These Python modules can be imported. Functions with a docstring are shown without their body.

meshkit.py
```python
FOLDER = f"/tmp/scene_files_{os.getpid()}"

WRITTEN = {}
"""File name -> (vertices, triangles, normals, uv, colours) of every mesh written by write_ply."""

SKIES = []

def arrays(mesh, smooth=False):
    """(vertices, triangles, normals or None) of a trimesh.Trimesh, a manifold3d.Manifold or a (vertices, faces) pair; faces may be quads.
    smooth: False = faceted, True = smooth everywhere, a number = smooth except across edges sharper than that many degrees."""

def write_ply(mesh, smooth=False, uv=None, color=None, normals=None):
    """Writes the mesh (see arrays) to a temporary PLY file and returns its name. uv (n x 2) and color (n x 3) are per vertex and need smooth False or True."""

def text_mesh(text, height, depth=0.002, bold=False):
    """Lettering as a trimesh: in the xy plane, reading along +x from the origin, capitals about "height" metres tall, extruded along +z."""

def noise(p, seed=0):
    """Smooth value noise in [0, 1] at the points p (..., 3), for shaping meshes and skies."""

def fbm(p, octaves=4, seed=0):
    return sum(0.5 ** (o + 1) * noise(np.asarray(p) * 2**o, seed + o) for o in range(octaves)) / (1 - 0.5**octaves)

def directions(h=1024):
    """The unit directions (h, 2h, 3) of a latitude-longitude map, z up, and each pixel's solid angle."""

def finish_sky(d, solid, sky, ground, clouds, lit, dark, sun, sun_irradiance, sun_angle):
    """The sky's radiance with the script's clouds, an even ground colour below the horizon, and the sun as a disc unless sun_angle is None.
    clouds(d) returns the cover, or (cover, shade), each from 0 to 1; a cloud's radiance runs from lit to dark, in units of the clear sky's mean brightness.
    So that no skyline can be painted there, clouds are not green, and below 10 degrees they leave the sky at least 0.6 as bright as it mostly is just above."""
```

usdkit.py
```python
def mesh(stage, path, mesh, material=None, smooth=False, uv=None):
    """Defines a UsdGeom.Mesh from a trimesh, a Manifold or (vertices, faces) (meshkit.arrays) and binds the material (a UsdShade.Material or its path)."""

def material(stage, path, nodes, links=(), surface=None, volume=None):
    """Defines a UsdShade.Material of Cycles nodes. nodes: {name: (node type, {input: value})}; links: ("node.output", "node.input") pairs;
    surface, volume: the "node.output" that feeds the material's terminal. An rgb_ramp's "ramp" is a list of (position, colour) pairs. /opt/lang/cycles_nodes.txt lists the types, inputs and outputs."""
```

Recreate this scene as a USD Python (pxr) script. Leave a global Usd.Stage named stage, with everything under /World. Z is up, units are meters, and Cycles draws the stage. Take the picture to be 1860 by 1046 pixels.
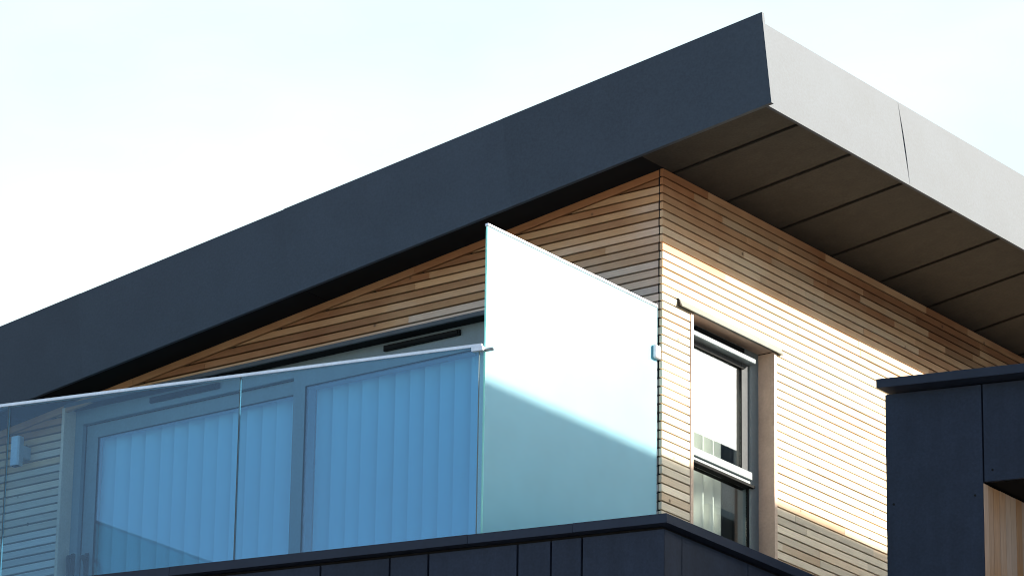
import math, random
import numpy as np, trimesh, usdkit
from shapely.geometry import Polygon, box as sbox
from shapely.ops import unary_union
from pxr import Usd, UsdGeom, UsdLux, UsdShade, Gf, Sdf

stage = Usd.Stage.CreateInMemory()
UsdGeom.SetStageUpAxis(stage, UsdGeom.Tokens.z)
UsdGeom.SetStageMetersPerUnit(stage, 1.0)
UsdGeom.Xform.Define(stage, '/World')
UsdGeom.Scope.Define(stage, '/World/Looks')
rng = random.Random(7)
Z0 = 10.4                      # height of the upper storey's top board joint above the ground

# ------------------------------------------------------------------ camera, sky, sun, exposure
EXPOSURE = 2.0
SKY_STRENGTH = 0.05
SUN_INTENSITY = 1.05
CLOUD = (6.1, 7.4, 7.3)
GLOW = (76.0, 72.0, 64.0)
SUN = np.array([1.0, 0.79, 0.654]); SUN /= np.linalg.norm(SUN)
cam = UsdGeom.Camera.Define(stage, '/World/camera')
C = np.array([13.042, -19.122, -8.757 + Z0])
YAW, PITCH, ROLL, FPX = -0.634851548, 0.335983821, 0.0160607423, 7975.951
fw = np.array([math.sin(YAW) * math.cos(PITCH), math.cos(YAW) * math.cos(PITCH), math.sin(PITCH)])
r0 = np.array([math.cos(YAW), -math.sin(YAW), 0.0]); u0 = np.cross(r0, fw)
rt = math.cos(ROLL) * r0 + math.sin(ROLL) * u0
up = -math.sin(ROLL) * r0 + math.cos(ROLL) * u0
M4 = Gf.Matrix4d(*rt, 0, *up, 0, *(-fw), 0, *C, 1)
cam.AddTransformOp().Set(M4)
cam.CreateHorizontalApertureAttr(36.0)
cam.CreateVerticalApertureAttr(36.0 * 575 / 1024)
cam.CreateFocalLengthAttr(36.0 * FPX / 1860)
cam.CreateClippingRangeAttr(Gf.Vec2f(0.1, 2000))
cam.CreateExposureAttr(EXPOSURE)

elev, rot = math.asin(SUN[2]), math.atan2(SUN[0], SUN[1])
skymat = usdkit.material(stage, '/World/Looks/sky_air', {
    'tc': ('texture_coordinate', {}),
    'sky': ('sky_texture', {'sky_type': 'single_scattering', 'sun_disc': False, 'sun_elevation': elev, 'sun_rotation': rot,
                            'altitude': 50.0, 'air_density': 1.0, 'aerosol_density': 0.7, 'ozone_density': 1.2}),
    # thin bright cloud spread over the northern and eastern half of the sky, thinning to blue southwards
    'dot': ('vector_math', {'math_type': 'dot_product', 'vector2': (0.25, 0.968, 0.0)}),
    'bank': ('map_range', {'range_type': 'smoothstep', 'from_min': 0.0, 'from_max': 0.55, 'to_min': 0.0, 'to_max': 1.0, 'clamp': True}),
    'cm': ('mapping', {'scale': (1.0, 1.0, 2.6)}),
    'cn': ('noise_texture', {'scale': 3.2, 'detail': 5.0, 'roughness': 0.5}),
    'cr': ('map_range', {'from_min': 0.30, 'from_max': 0.62, 'to_min': 0.52, 'to_max': 1.0, 'clamp': True}),
    'cf': ('math', {'math_type': 'multiply'}),
    'sd': ('vector_math', {'math_type': 'dot_product', 'vector2': tuple(SUN)}),
    'sm': ('math', {'math_type': 'maximum', 'value2': 0.0}),
    'sp': ('math', {'math_type': 'power', 'value2': 14.0}),
    'sg': ('mix', {'mix_type': 'multiply', 'fac': 1.0, 'color1': GLOW}),   # thin cloud scatters forward round the sun
    'cc': ('mix', {'mix_type': 'add', 'fac': 1.0, 'color1': CLOUD}),
    'mx': ('mix', {'mix_type': 'mix'}),
    'bg': ('background_shader', {'strength': SKY_STRENGTH}),
}, [('tc.generated', 'dot.vector1'), ('dot.value', 'bank.value'), ('tc.generated', 'cm.vector'), ('cm.vector', 'cn.vector'), ('cn.fac', 'cr.value'),
    ('bank.result', 'cf.value1'), ('cr.result', 'cf.value2'), ('cf.value', 'mx.fac'), ('tc.generated', 'sd.vector1'), ('sd.value', 'sm.value1'), ('sm.value', 'sp.value1'), ('sp.value', 'sg.color2'), ('sg.color', 'cc.color2'), ('cc.color', 'mx.color2'), ('sky.color', 'mx.color1'), ('mx.color', 'bg.color')], surface='bg.background')
sky = UsdLux.DomeLight.Define(stage, '/World/sky')
UsdShade.MaterialBindingAPI.Apply(sky.GetPrim()).Bind(skymat)
sky.GetPrim().SetCustomDataByKey('kind', 'structure')
sun = UsdLux.DistantLight.Define(stage, '/World/sun')
sun.CreateIntensityAttr(SUN_INTENSITY); sun.CreateAngleAttr(0.47); sun.CreateColorAttr(Gf.Vec3f(1.0, 0.90, 0.75))
sun.GetPrim().CreateAttribute('inputs:normalize', Sdf.ValueTypeNames.Bool).Set(True)
zax = SUN; xax = np.cross([0, 0, 1.0], zax); xax /= np.linalg.norm(xax); yax = np.cross(zax, xax)
sun.AddTransformOp().Set(Gf.Matrix4d(*xax, 0, *yax, 0, *zax, 0, 0, 0, 40, 1))

# ------------------------------------------------------------------ materials
def mat(name, nodes, links, surface='p.BSDF'):
    return usdkit.material(stage, '/World/Looks/' + name, nodes, links, surface=surface)

def painted(name, col, rough=0.45, metal=0.0, var=0.12, scale=6.0, bump=0.15, spec=0.5, fine=180.0, grit=0.10, streak=0.04):
    """Coated sheet or board: a little cloudiness in the colour, fine texture in relief."""
    lo, hi = [c * (1 - var) for c in col], [c * (1 + var) for c in col]
    return mat(name, {
        'g': ('geometry', {}),
        'oi': ('object_info', {}),
        'n': ('noise_texture', {'scale': scale, 'detail': 4.0, 'roughness': 0.6}),
        'f': ('noise_texture', {'scale': fine, 'detail': 2.0}),
        'r': ('rgb_ramp', {'ramp': [(0.3, lo), (0.7, hi)]}),
        'sp': ('noise_texture', {'scale': 70.0, 'detail': 3.0, 'roughness': 0.7}),
        'sr': ('map_range', {'from_min': 0.25, 'from_max': 0.75, 'to_min': 1 - grit, 'to_max': 1 + grit}),
        'vm': ('math', {'math_type': 'multiply'}), 'vs': ('math', {'math_type': 'multiply'}),
        'sm': ('mapping', {'scale': (11.0, 11.0, 0.8)}), 'sn': ('noise_texture', {'scale': 1.0, 'detail': 3.0, 'roughness': 0.6}),
        'st': ('map_range', {'from_min': 0.35, 'from_max': 0.65, 'to_min': 1 - streak, 'to_max': 1 + streak}),
        'mr': ('map_range', {'from_min': 0.0, 'from_max': 1.0, 'to_min': 0.92, 'to_max': 1.08}),
        'h': ('hsv', {}),
        'b': ('bump', {'strength': bump, 'distance': 0.002}),
        'p': ('principled_bsdf', {'roughness': rough, 'metallic': metal, 'specular_ior_level': spec}),
    }, [('g.position', 'n.vector'), ('g.position', 'f.vector'), ('n.fac', 'r.fac'), ('r.color', 'h.color'), ('oi.random', 'mr.value'), ('g.position', 'sp.vector'), ('sp.fac', 'sr.value'), ('mr.result', 'vm.value1'), ('sr.result', 'vm.value2'), ('g.position', 'sm.vector'), ('sm.vector', 'sn.vector'), ('sn.fac', 'st.value'), ('vm.value', 'vs.value1'), ('st.result', 'vs.value2'), ('vs.value', 'h.value'),
        ('h.color', 'p.base_color'), ('f.fac', 'b.height'), ('b.normal', 'p.normal')])

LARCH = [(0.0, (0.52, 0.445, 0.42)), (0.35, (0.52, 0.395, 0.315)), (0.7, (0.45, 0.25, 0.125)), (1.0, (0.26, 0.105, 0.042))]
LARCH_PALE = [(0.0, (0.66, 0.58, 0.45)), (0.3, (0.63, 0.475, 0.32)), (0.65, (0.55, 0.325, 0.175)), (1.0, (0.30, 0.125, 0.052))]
def timber(name, stretch, sheltered=None, reach=1.0, spread=0.20, tones=LARCH):
    """Larch cladding: grain along the board, orange-brown where the eaves shelter it, silver-grey lower down."""
    n = {
        'g': ('geometry', {}), 'oi': ('object_info', {}),
        'm': ('mapping', {'scale': stretch}), 'xyz': ('separate_xyz', {}),
        'grain': ('noise_texture', {'scale': 3.0, 'detail': 6.0, 'roughness': 0.65, 'distortion': 0.4}),
        'soft': ('noise_texture', {'scale': 1.4, 'detail': 3.0}),
        'sx': ('math', {'math_type': 'minimum', 'value2': 0.0}),
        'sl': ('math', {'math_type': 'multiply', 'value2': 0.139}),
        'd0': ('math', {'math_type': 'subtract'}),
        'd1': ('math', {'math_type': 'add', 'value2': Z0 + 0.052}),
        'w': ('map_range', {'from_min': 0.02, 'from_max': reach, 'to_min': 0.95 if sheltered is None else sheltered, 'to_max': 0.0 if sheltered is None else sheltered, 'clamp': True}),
        'rv': ('map_range', {'from_min': 0.0, 'from_max': 1.0, 'to_min': -spread, 'to_max': spread}),
        'a1': ('math', {'math_type': 'add'}),
        'sv': ('map_range', {'from_min': 0.3, 'from_max': 0.7, 'to_min': -0.16, 'to_max': 0.16}),
        'a2': ('math', {'math_type': 'add'}),
        'ramp': ('rgb_ramp', {'ramp': tones}),
        'r2': ('math', {'math_type': 'multiply', 'value2': 7.31}), 'r3': ('math', {'math_type': 'fraction'}),
        'br': ('map_range', {'from_min': 0.0, 'from_max': 1.0, 'to_min': 0.76, 'to_max': 1.13}),
        'gv': ('map_range', {'from_min': 0.25, 'from_max': 0.75, 'to_min': 0.78, 'to_max': 1.16}),
        'bm': ('math', {'math_type': 'multiply'}),
        'h': ('hsv', {}),
        'km': ('mapping', {'scale': (1.0, 1.0, 1.0)}),
        'k': ('voronoi_texture', {'scale': 5.5, 'feature': 'f1'}),
        'kr': ('map_range', {'from_min': 0.03, 'from_max': 0.075, 'to_min': 0.8, 'to_max': 0.0, 'clamp': True}),
        'kc': ('mix', {'mix_type': 'mix', 'color2': (0.06, 0.03, 0.015)}),
        'b': ('bump', {'strength': 0.25, 'distance': 0.002}),
        'p': ('principled_bsdf', {'roughness': 0.72, 'specular_ior_level': 0.3}),
    }
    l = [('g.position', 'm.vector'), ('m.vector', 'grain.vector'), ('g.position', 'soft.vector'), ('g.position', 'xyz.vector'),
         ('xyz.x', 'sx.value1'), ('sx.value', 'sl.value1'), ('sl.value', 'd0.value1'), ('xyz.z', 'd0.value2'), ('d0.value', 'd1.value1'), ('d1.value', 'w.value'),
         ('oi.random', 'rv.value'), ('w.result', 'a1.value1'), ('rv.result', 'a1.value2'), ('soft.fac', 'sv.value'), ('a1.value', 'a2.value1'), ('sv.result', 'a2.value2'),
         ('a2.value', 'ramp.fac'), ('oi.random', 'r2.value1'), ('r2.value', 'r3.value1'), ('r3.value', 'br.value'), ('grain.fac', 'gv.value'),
         ('br.result', 'bm.value1'), ('gv.result', 'bm.value2'), ('bm.value', 'h.value'), ('ramp.color', 'h.color'),
         ('g.position', 'km.vector'), ('km.vector', 'k.vector'), ('k.distance', 'kr.value'), ('kr.result', 'kc.fac'), ('h.color', 'kc.color1'),
         ('kc.color', 'p.base_color'), ('grain.fac', 'b.height'), ('b.normal', 'p.normal')]
    return mat(name, n, l)

def window_glass(name, tint, spread=0.0, f0=0.045):
    """Clear pane: sunlight passes, the sky mirrors by Schlick's law on either side."""
    return mat(name, {
        'lw': ('layer_weight', {'blend': 0.5}),
        'pw': ('math', {'math_type': 'power', 'value2': 5.0}),
        'fr': ('math', {'math_type': 'multiply_add', 'value2': 0.95, 'value3': f0}),
        't': ('transparent_bsdf', {'color': tint}),
        'gl': ('glossy_bsdf', {'color': (1, 1, 1), 'roughness': spread}),
        'mx': ('mix_closure', {}),
    }, [('lw.facing', 'pw.value1'), ('pw.value', 'fr.value1'), ('fr.value', 'mx.fac'), ('t.BSDF', 'mx.closure1'), ('gl.BSDF', 'mx.closure2')], surface='mx.closure')

def frosted(name, col, trans):
    return mat(name, {
        'g': ('geometry', {}),
        'n': ('noise_texture', {'scale': 5.0, 'detail': 3.0}),
        'r': ('rgb_ramp', {'ramp': [(0.3, [c * 0.95 for c in col]), (0.7, [min(1, c * 1.05) for c in col])]}),
        'd': ('principled_bsdf', {'roughness': 0.35}),
        't': ('translucent_bsdf', {'color': trans}),
        'mx': ('mix_closure', {'fac': 0.45}),
    }, [('g.position', 'n.vector'), ('n.fac', 'r.fac'), ('r.color', 'd.base_color'), ('d.BSDF', 'mx.closure1'), ('t.BSDF', 'mx.closure2')], surface='mx.closure')

def cloth(name, col, trans):
    return mat(name, {
        'g': ('geometry', {}),
        'n': ('noise_texture', {'scale': 260.0, 'detail': 2.0}),
        'b': ('bump', {'strength': 0.2, 'distance': 0.001}),
        'd': ('principled_bsdf', {'roughness': 0.8, 'base_color': col}),
        't': ('translucent_bsdf', {'color': trans}),
        'mx': ('mix_closure', {'fac': 0.16}),
    }, [('g.position', 'n.vector'), ('n.fac', 'b.height'), ('b.normal', 'd.normal'), ('d.BSDF', 'mx.closure1'), ('t.BSDF', 'mx.closure2')], surface='mx.closure')

MT = {
    'fascia': painted('zinc_fascia', (0.037, 0.050, 0.070), rough=0.6, var=0.07, scale=3.0, spec=0.2, grit=0.16, streak=0.0),
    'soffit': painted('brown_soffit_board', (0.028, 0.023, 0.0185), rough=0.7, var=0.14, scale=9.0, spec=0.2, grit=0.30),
    'panel': painted('charcoal_cladding', (0.0130, 0.0200, 0.038), rough=0.6, var=0.12, scale=5.0, spec=0.22, grit=0.22, streak=0.10),
    'cap': painted('charcoal_capping', (0.014, 0.0205, 0.038), rough=0.5, var=0.08, scale=4.0, spec=0.25),
    'dark': painted('dark_membrane', (0.010, 0.010, 0.011), rough=0.9, var=0.1, spec=0.1),
    'roofskin': painted('roof_membrane', (0.025, 0.025, 0.027), rough=0.8),
    'frame': painted('grey_window_frame', (0.155, 0.195, 0.215), rough=0.4, var=0.04),
    'header': painted('grey_header_trim', (0.065, 0.075, 0.088), rough=0.6, spec=0.2),
    'gasket': painted('black_gasket', (0.011, 0.012, 0.013), rough=0.85, var=0.05, spec=0.08),
    'alu': painted('satin_aluminium', (0.72, 0.74, 0.78), rough=0.32, metal=0.55, var=0.03, bump=0.05),
    'room': painted('room_plaster', (0.22, 0.21, 0.20), rough=0.9),
    'deck': painted('grey_deck', (0.30, 0.29, 0.27), rough=0.85),
    'render': painted('pale_render', (0.72, 0.68, 0.62), rough=0.9, scale=2.0),
    'paving': painted('grey_paving', (0.22, 0.21, 0.20), rough=0.9, scale=0.6, var=0.25),
    'lintel': painted('pale_flashing', (0.13, 0.14, 0.125), rough=0.5),
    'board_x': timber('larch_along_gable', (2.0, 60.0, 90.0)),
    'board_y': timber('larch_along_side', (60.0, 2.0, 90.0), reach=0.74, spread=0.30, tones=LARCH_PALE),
    'board_rake': timber('larch_rake_shaded', (2.0, 60.0, 90.0), 1.0, spread=0.12),  # darkest larch tone: shadow below the soffit put into the board colour
    'board_z': timber('larch_upright', (60.0, 60.0, 2.5), 0.5),
    'sash': painted('dark_sash', (0.085, 0.092, 0.10), rough=0.85, var=0.04, spec=0.05),
    'shade_soffit': painted('soffit_shade_black', (0.007, 0.007, 0.008), rough=0.8, var=0.1, spec=0.1),  # soffit darkened to near black: the shade is put into its colour
    'liner': painted('planed_larch_liner', (0.50, 0.365, 0.28), rough=0.6, var=0.12, scale=4.0),
    'glass': window_glass('clear_glass', (0.68, 0.895, 1.0), f0=0.064),
    'tinted': window_glass('green_tinted_glass', (0.28, 0.48, 0.44)),
    'pane': window_glass('pane_glass', (0.90, 0.94, 0.95), f0=0.085),
    'edge': frosted('glass_edge', (0.22, 0.29, 0.32), (0.2, 0.27, 0.3)),
    'edge_bright': frosted('screen_edge', (0.50, 0.95, 0.90), (0.55, 0.98, 0.94)),
    'lampmetal': painted('grey_lamp_metal', (0.30, 0.33, 0.36), rough=0.4, metal=0.3, var=0.04),
    'drape': cloth('grey_drape', (0.16, 0.165, 0.17), (0.1, 0.1, 0.1)),
    'frost': frosted('frosted_glass', (0.20, 0.45, 0.56), (0.52, 0.78, 0.86)),
    'blind': cloth('blind_fabric', (0.46, 0.88, 1.0), (0.4, 0.74, 0.9)),
    'curtain': cloth('curtain_fabric', (0.82, 0.82, 0.76), (0.7, 0.7, 0.62)),
}

# ------------------------------------------------------------------ scene helpers
used = {}
def path_for(parent, name):
    n = used.get((parent, name), 0); used[(parent, name)] = n + 1
    return f'{parent}/{name}' + (f'_{n:03d}' if n else '')
BASE = {}
def thing(name, label, cat, base=(0, 0, 0), group=None):
    p = path_for('/World', name); x = UsdGeom.Xform.Define(stage, p)
    b = np.array([base[0], base[1], base[2] + Z0], float)
    x.AddTranslateOp().Set(Gf.Vec3d(*b)); BASE[p] = b
    o = x.GetPrim(); o.SetCustomDataByKey('label', label); o.SetCustomDataByKey('category', cat)
    if group: o.SetCustomDataByKey('group', group)
    return p
def part(parent, name, mesh, m, label=None, smooth=False):
    """Mesh given in house coordinates (z = 0 at the top board joint)."""
    p = path_for(parent, name)
    b = BASE.get(parent, np.array([0, 0, 0.0])); BASE[p] = b
    v, f, n = usdkit.meshkit.arrays(mesh, False)
    t = trimesh.Trimesh(v + [0, 0, Z0] - b, f, process=False)
    g = usdkit.mesh(stage, p, t, MT[m], smooth=smooth)
    if label: g.GetPrim().SetCustomDataByKey('label', label)
    return p
def bx(x0, x1, y0, y1, z0, z1):
    b = trimesh.creation.box((abs(x1 - x0), abs(y1 - y0), abs(z1 - z0))); b.apply_translation(((x0 + x1) / 2, (y0 + y1) / 2, (z0 + z1) / 2)); return b
def join(*ms): return trimesh.util.concatenate(list(ms))
def ext(poly, h): return trimesh.creation.extrude_polygon(poly, h, engine='earcut')
def in_xz(poly, y0, y1):
    """Polygon in (x, z), from y0 to y1."""
    m = ext(poly, y1 - y0); v = m.vertices.copy(); m.vertices = np.stack([v[:, 0], v[:, 2] + y0, v[:, 1]], 1); m.invert(); return m
def in_yz(poly, x0, x1):
    m = ext(poly, x1 - x0); v = m.vertices.copy(); m.vertices = np.stack([v[:, 2] + x0, v[:, 0], v[:, 1]], 1); return m
def in_xy(poly, z0, z1):
    m = ext(poly, z1 - z0); m.apply_translation((0, 0, z0)); return m
def chamfer(b, c=0.004):
    """Box mesh -> same box with chamfered edges (hull of three shrunk boxes)."""
    lo, hi = b.bounds; pts = []
    for k in range(3):
        l, h = lo.copy(), hi.copy()
        for j in range(3):
            if j != k: l[j] += c; h[j] -= c
        pts += [[a[0], a2[1], a3[2]] for a in (l, h) for a2 in (l, h) for a3 in (l, h)]
    return trimesh.convex.convex_hull(np.array(pts))

Q = 6.92930065e-4
def zk(k): return -0.05 * (k + Q * k * (k - 39))
TH = 0.1391
ZS = 0.052
def soffit_z(x): return ZS + TH * x

# ------------------------------------------------------------------ ground
g = usdkit.mesh(stage, '/World/ground', trimesh.Trimesh([[-300, -300, 0], [300, -300, 0], [300, 300, 0], [-300, 300, 0]], [[0, 1, 2], [0, 2, 3]]), MT['paving'])
g.GetPrim().SetCustomDataByKey('kind', 'structure'); g.GetPrim().SetCustomDataByKey('label', 'grey paved ground below the houses'); g.GetPrim().SetCustomDataByKey('category', 'ground')

# ------------------------------------------------------------------ the upper storey
XL, YB, ZF = -6.3, 7.2, -2.6
DX0, DX1, DZ1 = -4.44, -0.42, -0.585            # sliding door opening in the gable wall
WY0, WY1, WZ1 = 0.308, 1.139, -0.722            # window opening in the side wall
house = thing('house', 'timber clad upper storey under a dark sloping roof with deep eaves', 'house', (-3, 3, ZF))

gap = 0.0105
gw_poly = Polygon([(XL, ZF), (-0.03, ZF), (-0.03, soffit_z(-0.03) - 0.003), (XL, soffit_z(XL) - 0.003)]).difference(sbox(DX0 - 0.023, ZF + 0.1, DX1 + 0.023, DZ1 + 0.0245))
gable = part(house, 'gable_wall', in_xz(gw_poly, 0.03, 0.20), 'dark')
sw_poly = Polygon([(0.03, ZF), (YB, ZF), (YB, ZS - 0.006), (0.03, ZS - 0.006)]).difference(sbox(0.2785, -2.51, 1.1695, -0.711))
side = part(house, 'side_wall', in_yz(sw_poly, -0.20, -0.03), 'dark')
part(house, 'rear_wall', bx(XL, -0.2, YB - 0.2, YB, ZF, soffit_z(XL) - 0.05), 'render')
part(house, 'party_wall', bx(XL, XL + 0.2, 0.21, YB - 0.21, ZF, soffit_z(XL) - 0.05), 'render')
part(house, 'floor', bx(XL + 0.2, -0.2, 0.2, YB - 0.2, ZF - 0.1, ZF - 0.003), 'room')
part(house, 'room_partition', join(bx(-3.0, -2.9, 2.2, YB - 0.2, ZF, -0.45), bx(XL + 0.2, -0.2, 2.1, 2.2, ZF, -0.42), bx(-1.9, -1.8, 0.6, 2.1, ZF, -0.22)), 'room')

def lengths(a, b, lo, hi, first=None):
    """Cuts a run from a to b into boards."""
    cuts, s = [a], a + (first if first else rng.uniform(0.3, hi))
    while s < b - 0.35:
        cuts.append(s); s += rng.uniform(lo, hi)
    return list(zip(cuts, cuts[1:] + [b]))

# gable boards: courses run level and are cut off by the rake board under the soffit
LOWX = -5.6
under = Polygon([(LOWX - 1, -3), (0.2, -3), (0.2, ZS + TH * 0.2 - 0.056), (LOWX - 1, ZS + TH * (LOWX - 1) - 0.056)])
for k in range(0, 46):
    za, zb = zk(k + 1) + gap / 2, zk(k) - gap / 2
    runs = []
    if zb > DZ1 + 0.03: runs = [(LOWX, -0.0245)]
    else: runs = [(LOWX, DX0 - 0.024), (DX1 + 0.024, -0.0245)]
    if zb < -2.46: break
    for a, b in runs:
        for s0, s1 in lengths(a, b, 1.3, 2.9):
            if s1 < LOWX + 0.01: continue
            pg = sbox(s0 + 0.0008, za, s1 - 0.0008, zb).intersection(under).difference(sbox(DX0 - 0.0235, -3, DX1 + 0.0235, DZ1 + 0.0265))
            if pg.is_empty or pg.area < 2e-4 or pg.geom_type != 'Polygon': continue
            dy = rng.uniform(-0.0012, 0.0012)
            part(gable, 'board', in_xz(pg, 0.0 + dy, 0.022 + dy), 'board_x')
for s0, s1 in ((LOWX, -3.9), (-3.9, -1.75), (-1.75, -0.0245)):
    part(gable, 'rake_board', in_xz(Polygon([(s0 + .001, soffit_z(s0) - 0.048), (s1 - .001, soffit_z(s1) - 0.048), (s1 - .001, soffit_z(s1) - 0.004), (s0 + .001, soffit_z(s0) - 0.004)]), -0.001, 0.022), 'board_rake')  # colour carries the soffit's shadow

# side boards: level courses of short finger-jointed lengths, ends of the boards seen at the corner
SY = 4.7; sgap = 0.0095
hole = unary_union([sbox(0.160, -0.7285, 1.218, -0.6805), sbox(0.279, -3, 1.1695, -0.70)])
for k in range(-1, 46):
    za, zb = zk(k + 1) + sgap / 2, zk(k) - sgap / 2
    if k == -1: zb = ZS - 0.004
    if za < -2.46: break
    cuts = lengths(0.0, SY, 0.35, 1.35) if k < 15 else lengths(0.0, 2.7, 0.4, 1.4)[:-1]
    if k > 40: cuts = [(0.0, 1.9)]
    if cuts[-1][1] < SY: cuts = cuts + [(cuts[-1][1], SY)]
    for s0, s1 in cuts:
        pg = sbox(s0 + 0.0006, za, s1 - 0.0006, zb).difference(hole)
        dx = rng.uniform(-0.0012, 0.0012)
        for q in getattr(pg, 'geoms', [pg]):
            if q.is_empty or q.area < 2e-4: continue
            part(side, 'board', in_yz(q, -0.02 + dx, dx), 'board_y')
part(side, 'corner_batten', bx(-0.029, -0.0215, 0.0, 0.028, -2.5, ZS - 0.01), 'dark')

# door lintel flashing and reveal
part(gable, 'lintel_flashing', bx(DX0 - 0.01, DX1 + 0.01, -0.004, 0.012, DZ1, DZ1 + 0.024), 'header')
part(gable, 'lintel_soffit', bx(DX0, DX1, 0.0125, 0.115, DZ1 + 0.001, DZ1 + 0.024), 'dark')  # blackened underside: shade beneath the lintel put into its colour
part(gable, 'reveal_liner', bx(DX0 - 0.022, DX0, -0.003, 0.10, -2.5, DZ1 - 0.001), 'liner')
part(gable, 'reveal_liner', bx(DX1, DX1 + 0.022, -0.003, 0.10, -2.5, DZ1 - 0.001), 'liner')

# window surround
fl = Polygon([(0.0, -0.723), (0.026, -0.727), (0.027, -0.722), (0.008, -0.683), (0.0, -0.682)])
m = ext(fl, 1.215 - 0.163); v = m.vertices.copy(); m.vertices = np.stack([v[:, 0] - 0.004, 0.163 + v[:, 2], v[:, 1]], 1); m.fix_normals()
part(side, 'lintel_flashing', m, 'lintel')
part(side, 'lintel_soffit', bx(-0.115, -0.0045, 0.3085, 1.1385, -0.7225, -0.712), 'liner')
part(side, 'flashing_stop', trimesh.convex.convex_hull(np.array([(-.004, .148, -.727), (.022, .150, -.727), (.010, .152, -.690), (-.004, .150, -.672), (-.004, .1625, -.727), (.022, .1625, -.727), (.010, .1625, -.690), (-.004, .1625, -.672)])), 'soffit')  # dark brown wedge forming the notch at the flashing's left end
part(side, 'reveal_liner', bx(-0.11, 0.004, 0.280, 0.308, -2.5, -0.7275), 'liner')
part(side, 'reveal_liner', bx(-0.11, 0.004, 1.139, 1.168, -2.5, -0.7275), 'liner')

# ------------------------------------------------------------------ sliding door
FY = 0.10
door = part(house, 'sliding_door', join(
    bx(DX0, -4.378, FY, FY + 0.10, -2.5, DZ1),                         # left jamb
    bx(-4.378, -2.715, FY, FY + 0.10, -0.676, DZ1),                    # head over the sash
    bx(-2.715, DX1, FY, FY + 0.10, -0.742, DZ1),                       # head over the fixed light
    bx(-2.715, -2.627, FY, FY + 0.10, -2.5, -0.742),                   # post
    bx(DX1 - 0.09, DX1, FY, FY + 0.10, -2.5, -0.742),
    bx(-4.378, DX1 - 0.09, FY, FY + 0.10, -2.5, -2.42)), 'frame')
s = 0.035
sash = part(door, 'sash_frame', join(
    bx(-4.372, -4.282, FY + s, FY + s + 0.05, -2.415, -0.682), bx(-4.282, -2.73, FY + s, FY + s + 0.05, -0.766, -0.682),
    bx(-4.282, -2.73, FY + s, FY + s + 0.05, -2.415, -2.33)), 'frame')
part(door, 'gasket', join(bx(-4.2815, -4.279, FY + s + .003, FY + s + 0.02, -2.33, -0.7665), bx(-4.279, -2.73, FY + s + .003, FY + s + 0.02, -0.769, -0.7665),
                          bx(-2.6265, -2.624, FY + .003, FY + .03, -2.42, -0.7425), bx(-2.624, DX1 - .091, FY + .003, FY + .03, -0.745, -0.7425),
                          bx(-4.377, -4.373, FY + .03, FY + .09, -2.4, -.677), bx(-4.373, -2.716, FY + .03, FY + .09, -.6815, -.677)), 'gasket')
part(door, 'pane', bx(-4.2785, -2.735, FY + s + 0.008, FY + s + 0.012, -2.335, -0.7695), 'pane')
part(door, 'pane', bx(-2.6235, DX1 - 0.092, FY + 0.008, FY + 0.012, -2.42, -0.7455), 'pane')
for a, b in ((-3.83, -3.285), (-2.032, -1.478)):
    part(door, 'trickle_vent', join(bx(a, b, FY - 0.018, FY - 0.0005, -0.640, -0.606), bx(a + .01, b - .01, FY - 0.026, FY - 0.019, -0.634, -0.612)), 'gasket')
def tube(pts, r, n=10):
    ms = []
    for a, b in zip(pts[:-1], pts[1:]):
        ms.append(trimesh.creation.cylinder(r, segment=[a, b], sections=n))
    ms += [trimesh.creation.icosphere(1, r).apply_translation(q) for q in pts]
    return join(*ms)
hx = -4.322; hz = 0.20
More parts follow.
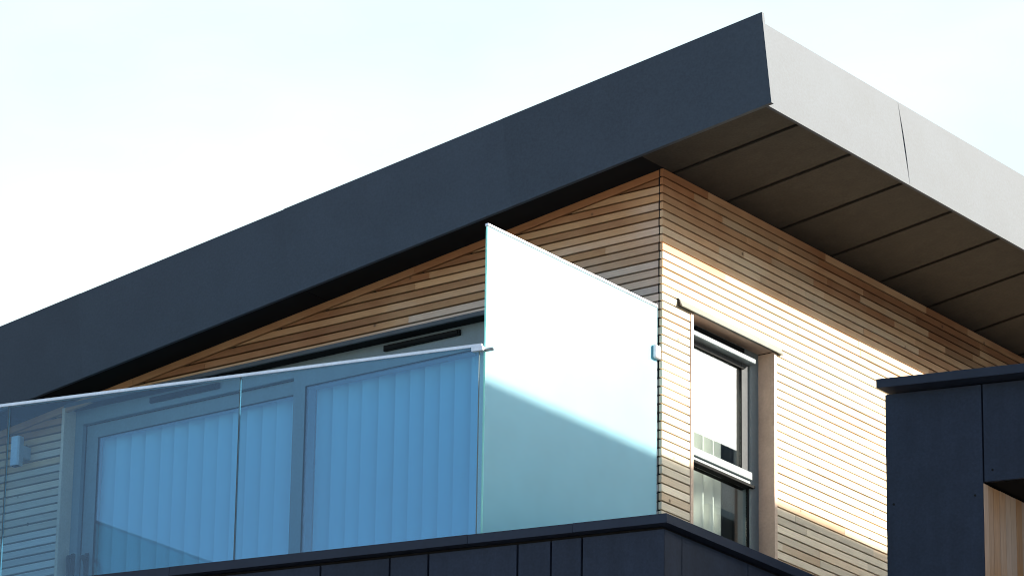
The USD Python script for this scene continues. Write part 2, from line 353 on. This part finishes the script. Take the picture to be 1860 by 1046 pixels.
part(door, 'handle', join(chamfer(bx(hx - 0.016, hx + 0.016, FY + s - 0.014, FY + s - 0.0005, -1.93 + hz, -1.70 + hz)), tube([(hx, FY + s - .01, -1.73 + hz), (hx + .01, FY + s - .055, -1.735 + hz), (hx + .035, FY + s - .062, -1.77 + hz), (hx + .05, FY + s - .06, -1.85 + hz)], 0.011)), 'gasket')
part(door, 'handle', join(chamfer(bx(hx - 0.095, hx - 0.065, FY - .016, FY - .0005, -1.92 + hz, -1.70 + hz)), tube([(hx - .08, FY - .01, -1.72 + hz), (hx - .08, FY - .05, -1.73 + hz), (hx - .072, FY - .052, -1.85 + hz)], 0.011)), 'gasket')

# ------------------------------------------------------------------ side window
FX = -0.105
win = part(house, 'window', join(
    bx(FX - 0.09, FX, WY0, 0.385, -2.5, -0.7235), bx(FX - 0.09, FX, 1.056, WY1, -2.5, -0.7235), bx(FX - 0.09, FX, 0.385, 1.056, -0.778, -0.7235)), 'frame')
part(win, 'trickle_vent', bx(FX + 0.0005, FX + 0.016, 0.47, 0.97, -0.765, -0.737), 'gasket')
part(win, 'sash_frame', join(bx(FX - 0.07, FX - 0.012, 0.390, 0.475, -1.455, -0.812), bx(FX - 0.07, FX - 0.012, 0.985, 1.052, -1.455, -0.812),
                             bx(FX - 0.07, FX - 0.020, 0.475, 0.985, -0.838, -0.812)), 'sash')
part(win, 'head_rail', chamfer(bx(FX - 0.06, FX + 0.040, 0.388, 1.054, -0.811, -0.778)), 'frame')
part(win, 'transom', join(chamfer(bx(FX - 0.07, FX + 0.014, 0.388, 1.054, -1.505, -1.456)), chamfer(bx(FX - 0.07, FX + 0.010, 0.388, 1.040, -1.532, -1.512)),
                          bx(FX - 0.07, FX - 0.002, 0.388, 1.054, -1.5125, -1.5045)), 'frame')
part(win, 'transom_gasket', bx(FX - 0.07, FX + 0.018, 0.388, 1.075, -1.548, -1.5325), 'gasket')
part(win, 'gasket', join(bx(FX - 0.028, FX - 0.013, 0.981, 0.9845, -1.455, -0.839), bx(FX - 0.03, FX - 0.006, 0.4755, 1.0, -0.8475, -0.8385), bx(FX - 0.06, FX - 0.014, 1.0525, 1.0555, -1.455, -0.812), bx(FX - 0.03, FX - 0.012, 1.050, 1.0555, -2.5, -1.549)), 'gasket')
part(win, 'pane', bx(FX - 0.024, FX - 0.020, 0.476, 0.9805, -1.455, -0.839), 'pane')
part(win, 'pane', bx(FX - 0.030, FX - 0.026, 0.386, 1.0495, -2.49, -1.549), 'pane')

# ------------------------------------------------------------------ roof
YE, XE, TV = -0.24, 0.85, 0.53
nrm = np.array([-TH, 0, 1.0]) / math.hypot(TH, 1)
def slope_slab(x0, x1, y0, y1, d0, d1):
    """Slab lying in the roof's slope, from d0 to d1 above the soffit plane (square to it)."""
    v = []
    for d in (d0, d1):
        for x, y in ((x0, y0), (x1, y0), (x1, y1), (x0, y1)):
            v.append(np.array([x, y, soffit_z(x)]) + nrm * d)
    f = [[0, 3, 2, 1], [4, 5, 6, 7], [0, 1, 5, 4], [1, 2, 6, 5], [2, 3, 7, 6], [3, 0, 4, 7]]
    f = np.array(f); return trimesh.Trimesh(v, np.vstack([f[:, [0, 1, 2]], f[:, [0, 2, 3]]]), process=False)
RX0, RY1 = -7.4, 8.0
roof = part(house, 'roof', slope_slab(RX0, XE - 0.022, YE + 0.022, RY1, 0.03, 0.525), 'roofskin')
# gable fascia: lapped sheets, each end a hair proud of the next
cuts = [RX0, -5.69, -4.085, -2.48, -0.875, XE + 0.036]
for i, (a, b) in enumerate(zip(cuts[:-1], cuts[1:])):
    j = (0.0, 0.003, 0.001, 0.003, 0.003)[i]
    last = i == len(cuts) - 2
    bb = b if last else b + 0.02
    sh = slope_slab(a, bb, YE - 0.002 - 0.0012 * i, YE + 0.018, -0.006, 0.548 + j)
    if last:
        v = sh.vertices.copy(); v[[5, 6], 0] += 0.016; sh.vertices = v
    part(roof, 'fascia_panel', sh, 'fascia')
# eaves fascia: square to the roof; the joint between two sheets has sprung open in the middle
def eaves_panel(y0, y1, bow0=0.0, bow1=0.0):
    n = 12; pts = []
    for t in np.linspace(0, 1, n): pts.append((y0 + bow0 * math.sin(math.pi * t) ** 1.2, t))
    for t in np.linspace(1, 0, n): pts.append((y1 - bow1 * math.sin(math.pi * t) ** 1.2, t))
    m = ext(Polygon(pts), 0.018); v = m.vertices.copy()
    ax = np.array([1, 0, TH]) / math.hypot(1, TH)
    P0 = np.array([XE, 0, soffit_z(XE)])
    w = P0 + np.outer(-0.004 + v[:, 1] * 0.540, nrm) + np.outer(v[:, 2] - 0.018, ax); w[:, 1] += v[:, 0]
    m.vertices = w; m.fix_normals(); return m
part(roof, 'fascia_panel', eaves_panel(YE + 0.0195, 1.2755, 0, 0.0012), 'fascia')
part(roof, 'fascia_panel', eaves_panel(1.277, 2.87, 0.012, 0.001), 'fascia')
part(roof, 'fascia_panel', eaves_panel(2.872, 4.5), 'fascia')
part(roof, 'fascia_panel', eaves_panel(4.502, RY1), 'fascia')
part(roof, 'drip_flashing', slope_slab(XE - 0.06, XE - 0.019, YE + 0.03, RY1, 0.5265, 0.534), 'fascia')
# soffit boards
ys = [YE + 0.0185, 0.108, 0.661, 1.221, 1.781, 2.333, 2.89, 3.45, 4.01, 4.57, 5.13, RY1]
for i, (a, b) in enumerate(zip(ys[:-1], ys[1:])):
    o = 0.0 if i else 0.0
    part(roof, 'soffit_panel', slope_slab(-0.019 if i else 0.002, XE - 0.0187, a + (0.017 if i else 0), b - 0.017, -0.001, 0.012), 'soffit')
xs = [0.0, -2.4, -4.8, RX0]
for b, a in zip(xs[:-1], xs[1:]):
    part(roof, 'soffit_panel', slope_slab(a + 0.004, b, YE + 0.0185, 0.028, 0.0, 0.012), 'shade_soffit')  # shade under the gable eave painted in as near black

# ------------------------------------------------------------------ balcony front line
S = np.array([-0.02, -1.63]); AL = math.radians(12.237)
T = np.array([-math.cos(AL), -math.sin(AL)])          # along the front, away from the screen
N = np.array([math.sin(AL), -math.cos(AL)])           # outward
def along(t, off, z0, z1, w, t1):
    """Box along the front from t to t1, from off - w to off outwards."""
    p = [S + T * t + N * (off - w), S + T * t1 + N * (off - w), S + T * t1 + N * off, S + T * t + N * off]
    pg = Polygon(p); return in_xy(pg if pg.exterior.is_ccw else Polygon(p[::-1]), z0, z1)

low = thing('lower_storey', 'charcoal panelled lower storey whose capped parapet carries the balcony glass', 'building', (-2.5, 2, -Z0))
def front_at_x(x, off):
    p = S + N * off; return np.array([x, p[1] + (x - p[0]) * T[1] / T[0]])
capo, faceo = 0.06, 0.025
KX = 1.03
def K(ins): return front_at_x(KX - ins, capo - ins)
core = Polygon([front_at_x(XL, 0.0), K(0.06), (KX - 0.06, 9.0), (XL, 9.0)])
part(low, 'wall', in_xy(core, -Z0, -2.60), 'dark')
inner = Polygon([front_at_x(XL, -0.13), K(0.19), (KX - 0.19, 9.0), (XL, 9.0)])
part(low, 'parapet', in_xy(core.difference(inner), -2.60, -2.546), 'dark')
deckp = Polygon([front_at_x(XL, -0.135), K(0.195), (KX - 0.195, 9), (0.005, 9), (0.005, -0.005), (XL, -0.005)])
part(low, 'deck', in_xy(deckp, -2.598, -2.575), 'deck')
# capping, in lengths with lapped joints, mitred at the corner
def front_strip(xa, xb, o0, o1):
    return [front_at_x(xa, o1), front_at_x(xb, o1), front_at_x(xb, o0), front_at_x(xa, o0)]
CZ0, CZ1 = -2.543, -2.495
xc = [XL, -4.9, -3.4, -1.75, -0.052, 0.524]
for i, (a, b) in enumerate(zip(xc[:-1], xc[1:])):
    d = 0.0008 * (i % 2)
    part(low, 'cap_section', in_xy(Polygon(front_strip(a + .0012, b - .0012, -0.14, capo + d)).buffer(0), CZ0, CZ1 + d), 'cap')
part(low, 'cap_section', in_xy(Polygon([front_at_x(0.5252, capo + .0009), K(-0.0009), K(0.2), front_at_x(0.5252, -0.14)]).buffer(0), CZ0, CZ1 + .0006), 'cap')
yc = [K(0)[1], 1.6, 3.4, 5.2, 9.0]
for i, (a, b) in enumerate(zip(yc[:-1], yc[1:])):
    pts = [(KX, a + .0012), (KX, b - .0012), (KX - 0.2, b - .0012), (KX - 0.2, a + .0012)]
    if i == 0: pts = [K(0) + [0, .0012], (KX, b - .0012), (KX - 0.2, b - .0012), K(0.2) + [0, .0012]]
    part(low, 'cap_section', in_xy(Polygon(pts).buffer(0), CZ0, CZ1), 'cap')
# panels of the lower storey
xj = [XL, -5.2, -3.9, -2.6, -1.5, -0.899, -0.506, -0.29, 0.203, 0.386, 0.554]
PZ1 = -2.566
for zt, zb in ((PZ1, -4.2), (-4.212, -6.2), (-6.212, -8.2), (-8.212, -Z0 + .05)):
    for a, b in zip(xj[:-1], xj[1:]):
        part(low, 'cladding_panel', in_xy(Polygon(front_strip(a + .006, b - .006, 0.004, faceo + rng.uniform(-.001, .001))).buffer(0), zb, zt), 'panel')
    part(low, 'cladding_panel', in_xy(Polygon([front_at_x(0.560, faceo), K(0.035), K(0.056), front_at_x(0.560, 0.004)]).buffer(0), zb, zt), 'panel')
    yj = [K(0.035)[1], -1.274, -0.66, 0.0, 0.62, 1.8, 3.0, 4.2, 5.4, 6.6, 9.0]
    for i, (a, b) in enumerate(zip(yj[:-1], yj[1:])):
        o = 0.003 if i == 0 else .004
        part(low, 'cladding_panel', bx(KX - 0.056, KX - 0.035 + rng.uniform(-.001, .001), a + o, b - .004, zb, zt), 'panel')

# ------------------------------------------------------------------ glass balustrade
bal = thing('glass_balustrade', 'clear glass balcony balustrade with a slim pale metal handrail', 'balustrade', (S[0] + T[0] * 2.8, S[1] + T[1] * 2.8, CZ1))
tj = [0.022, 1.4285, 2.855, 4.28, 5.60]
for a, b in zip(tj[:-1], tj[1:]):
    gp = part(bal, 'glass_panel', along(a + 0.003, 0.006, -2.53, -1.462, 0.012, b - 0.003), 'glass')
    for e in (a + 0.0014, b - 0.0028):
        part(gp, 'polished_edge', along(e, 0.0062, -2.53, -1.463, 0.0124, e + 0.0014), 'edge')
part(bal, 'handrail', along(0.008, 0.0135, -1.4615, -1.4455, 0.027, 5.6), 'alu')
br = part(bal, 'end_bracket', along(-0.004, 0.022, -1.486, -1.462, 0.044, 0.062), 'alu')
pin = tube([(S[0] + 0.004, S[1] + 0.014, -1.476), (S[0] + 0.055, S[1] + 0.005, -1.482)], 0.0095, 14)
part(br, 'pin', pin, 'frame')

# ------------------------------------------------------------------ privacy screens
def screen(x, y0, y1, label, m='frost', rail='alu'):
    t = thing('privacy_screen', label, 'privacy screen', (x, (y0 + y1) / 2, CZ1))
    fp = part(t, 'frosted_pane' if m == 'frost' else 'tinted_pane', bx(x - 0.012, x, y0, y1, -2.53, -0.782), m)
    part(fp, 'polished_edge', bx(x - 0.0118, x - 0.0002, y0 - 0.002, y0 - 0.0004, -2.53, -0.783), 'edge_bright')
    part(t, 'top_rail', chamfer(bx(x - 0.017, x + 0.005, y0 - 0.004, y1 + 0.002, -0.785, -0.768), 0.003), rail)
    if True:
        c = part(t, 'wall_clamp', chamfer(bx(x + 0.0005, x + 0.022, y1 - 0.048, y1 + 0.012, -1.092, -1.012), 0.007), 'alu')
        part(t, 'wall_clamp', chamfer(bx(x - 0.034, x - 0.0125, y1 - 0.048, y1 + 0.012, -1.092, -1.012), 0.007), 'alu')
screen(-0.018, -1.614, -0.024, 'tall frosted glass privacy screen at the right end of the balcony, against the house corner')
screen(-5.50, -2.78, -0.024, 'green tinted glass screen at the far left end, seen mirrored in the door glass', 'tinted', 'gasket')

# ------------------------------------------------------------------ blinds, curtains
def slat(x, y, w, ang, z0, z1, bow=0.012):
    n = 6; s = np.linspace(-w / 2, w / 2, n); c = bow * (1 - (2 * s / w) ** 2)
    ca, sa = math.cos(ang), math.sin(ang); outer, inn = [], []
    for a, b in zip(s, c):
        outer.append((x + a * ca + b * sa, y + a * sa - b * ca)); inn.append((x + a * ca + (b - .0012) * sa, y + a * sa - (b - .0012) * ca))
    pg = Polygon(outer + inn[::-1]); return in_xy(pg if pg.exterior.is_ccw else Polygon(list(pg.exterior.coords)[::-1]), z0, z1)
for nm, xa, xb, lab in (('l', -4.30, -2.70, 'pale vertical blind behind the left, opening half of the sliding door'), ('r', -2.62, -0.52, 'pale vertical blind behind the wide fixed pane right of the door post')):
    b = thing('vertical_blind', lab, 'blind', ((xa + xb) / 2, 0.24, -2.45))
    part(b, 'head_rail', bx(xa, xb, 0.225, 0.265, -0.66, -0.625), 'alu')
    x = xa + 0.05
    while x < xb - 0.03:
        part(b, 'slat', slat(x, 0.245 + rng.uniform(-.004, .004), 0.127, math.radians(27 + rng.uniform(-6, 6)), -2.43, -0.66), 'blind', smooth=25)
        x += 0.114 + rng.uniform(-.006, .008)
def curtain(y0, y1, x, amp, pitch, seed, label, m):
    r = random.Random(seed); n = 90; ph = 0; pts = []
    for i in range(n):
        y = y0 + (y1 - y0) * i / (n - 1); ph += (y1 - y0) / (n - 1) / pitch * 2 * math.pi * (1 + 0.35 * math.sin(i * 0.31 + seed))
        pts.append((x + amp * math.sin(ph), y))
    o = pts + [(a - 0.002, b) for a, b in pts[::-1]]
    pg = Polygon(o).buffer(0); pg = pg if pg.geom_type == 'Polygon' else max(pg.geoms, key=lambda q: q.area)
    t = thing('curtain', label, 'curtain', (x, (y0 + y1) / 2, -2.5))
    part(t, 'cloth', in_xy(pg, -2.45, -0.70), m, smooth=40)
    part(t, 'curtain_rod', trimesh.creation.cylinder(0.01, segment=[(x, y0 - .05, -0.69), (x, y1 + .05, -0.69)]), 'alu')
curtain(0.42, 0.93, -0.26, 0.042, 0.098, 3, 'pale pleated curtain hanging in the left of the side window', 'curtain')
curtain(0.99, 1.6, -0.36, 0.03, 0.10, 5, 'dark grey drape hanging in the right of the side window', 'drape')

# ------------------------------------------------------------------ wall lamp
lx = -4.735
lamp = thing('wall_lamp', 'small grey up and down wall lamp on the boards left of the door', 'lamp', (lx, 0, -0.80))
part(lamp, 'mounting_box', chamfer(bx(lx - 0.03, lx + 0.03, -0.075, -0.001, -0.88, -0.80), 0.004), 'lampmetal')
ln = Polygon([(lx - .034, -.077), (lx + .034, -.077), (lx + .034, -.112), (lx + .026, -.124), (lx - .026, -.124), (lx - .034, -.112)])
part(lamp, 'lamp_body', in_xy(Polygon(list(ln.exterior.coords)[::-1]), -0.935, -0.75), 'lampmetal')
part(lamp, 'lens', join(in_xy(ln.buffer(-.008), -0.938, -0.9355), in_xy(ln.buffer(-.008), -.7495, -.747)), 'gasket')

# ------------------------------------------------------------------ stair tower beside the terrace
BE = math.radians(13.9)
P0 = np.array([1.152, 0.489]); TD = np.array([math.cos(BE), math.sin(BE)]); ND = np.array([math.sin(BE), -math.cos(BE)])
def tow(s, o): return P0 + TD * s + ND * o
def tbox(s0, s1, o0, o1, z0, z1):
    """s along the front, o outwards (negative into the building); ends cut parallel to the side wall."""
    def q(s, o): p = tow(s, 0); return np.array([p[0], p[1] - o / math.cos(BE)])
    p = [q(s0, o0), q(s1, o0), q(s1, o1), q(s0, o1)]
    pg = Polygon(p); return in_xy(pg if pg.exterior.is_ccw else Polygon(p[::-1]), z0, z1)
tower = thing('stair_tower', 'charcoal panelled tower with flat cap and timber lined recess at the right edge', 'building', (2.4, 2, -Z0))
SP = 0.536; SW = 2.6
part(tower, 'wall', join(tbox(0.012, SP - 0.035, -4.0, -0.022, -Z0, -1.362), tbox(SP - 0.035, SW, -4.0, -1.35, -Z0, -1.362), tbox(SP - 0.035, SW, -1.35, -0.022, -1.90, -1.362), tbox(1.62, SW, -1.34, -0.022, -Z0, -1.92)), 'dark')
part(tower, 'cap', tbox(-0.001, SW + 0.05, -4.05, 0.1035, -1.352, -1.302), 'cap')
pp = part(tower, 'cladding_panel', tbox(0, SP - 0.003, -0.02, 0.0, -3.6, -1.362), 'panel')
part(tower, 'cladding_panel', tbox(0, SP - 0.003, -0.02, 0.0, -Z0 + .1, -3.612), 'panel')
hp = part(tower, 'header_panel', tbox(SP + 0.008, 1.75, -0.02, 0.001, -1.912, -1.362), 'panel')
part(tower, 'header_panel', tbox(1.758, SW, -0.02, 0.0, -1.912, -1.362), 'panel')
part(tower, 'cladding_panel', tbox(1.63, SW, -0.02, 0.0, -Z0 + .1, -1.924), 'panel')
part(tower, 'cladding_panel', bx(P0[0] - 0.012, P0[0] + 0.0, P0[1] + .004, 4.4, -Z0 + .1, -1.362), 'panel')
rx = tow(SP, 0)[0]
part(tower, 'recess_ceiling', tbox(SP + 0.02, 1.61, -1.34, -0.024, -1.914, -1.902), 'shade_soffit')  # shade inside the recess painted into the ceiling colour
y = tow(SP, 0)[1] + 0.003
i = 0
for w in (0.052, 0.054, 0.066, 0.062, 0.058, 0.06, 0.06, 0.06, 0.06, 0.06, 0.06, 0.06, 0.06, 0.06, 0.06, 0.06, 0.06, 0.06, 0.06, 0.06):
    d = rng.uniform(-.002, .002)
    part(tower, 'timber_board', bx(rx - 0.024 + d, rx - 0.002 + d, y + 0.003, y + w - 0.003, -Z0 + 0.1, -1.919), 'board_z'); y += w
sb = tow(SP, -1.345)
for j in range(16):
    part(tower, 'timber_board', tbox(SP + 0.02 + j * 0.06, SP + 0.075 + j * 0.06, -1.349, -1.33, -Z0 + .1, -1.92), 'board_z')
def rivet(parent, x_target, z):
    s = (x_target - P0[0]) / TD[0]; p = tow(s, 0.0015)
    r = trimesh.creation.cylinder(0.0065, 0.004, sections=10); r.apply_transform(trimesh.transformations.rotation_matrix(math.pi / 2, [1, 0, 0])); r.apply_transform(trimesh.transformations.rotation_matrix(BE, [0, 0, 1])); r.apply_translation((p[0], p[1], z))
    part(parent, 'rivet', r, 'gasket')
rivet(hp, 1.724, -1.850); rivet(pp, 1.627, -1.983); rivet(pp, 1.183, -1.989)

# ------------------------------------------------------------------ the house across the way: throws the low shadow, mirrors in the side window
nb = thing('opposite_house', 'tall flat roofed house across the way, out of frame to the right', 'house', (10, 8, -Z0))
HX = 6.5; HT = -1.645 + 0.654 * HX
part(nb, 'wall', join(bx(HX, HX + 8, 1.0, 8.8, -Z0, HT - 0.12), bx(HX + .05, HX + 8, 8.8, 28, -Z0, HT - 0.36)), 'render')
part(nb, 'roof_edge', bx(HX - .04, HX + 8.04, 0.96, 8.84, HT - 0.12, HT), 'fascia')
part(nb, 'roof_edge', bx(HX + .01, HX + 8.04, 8.845, 28.04, HT - 0.36, HT - 0.22), 'fascia')
part(nb, 'roof_light', chamfer(bx(HX + 0.6, HX + 1.8, 12.6, 13.4, HT - 0.36, HT - 0.02), 0.05), 'frame')
for zf in (-9.4, -6.8, -4.2, -1.6, 0.4):
    for yy in (2.4, 4.6, 6.8, 10.6, 13.6, 16.8, 20.0, 23.2):
        w_ = part(nb, 'window', bx(HX - .025, HX + .06, yy, yy + 1.1, zf, zf + 1.4), 'frame')
        part(w_, 'pane', bx(HX - .035, HX - .026, yy + .07, yy + 1.03, zf + .07, zf + 1.33), 'gasket')
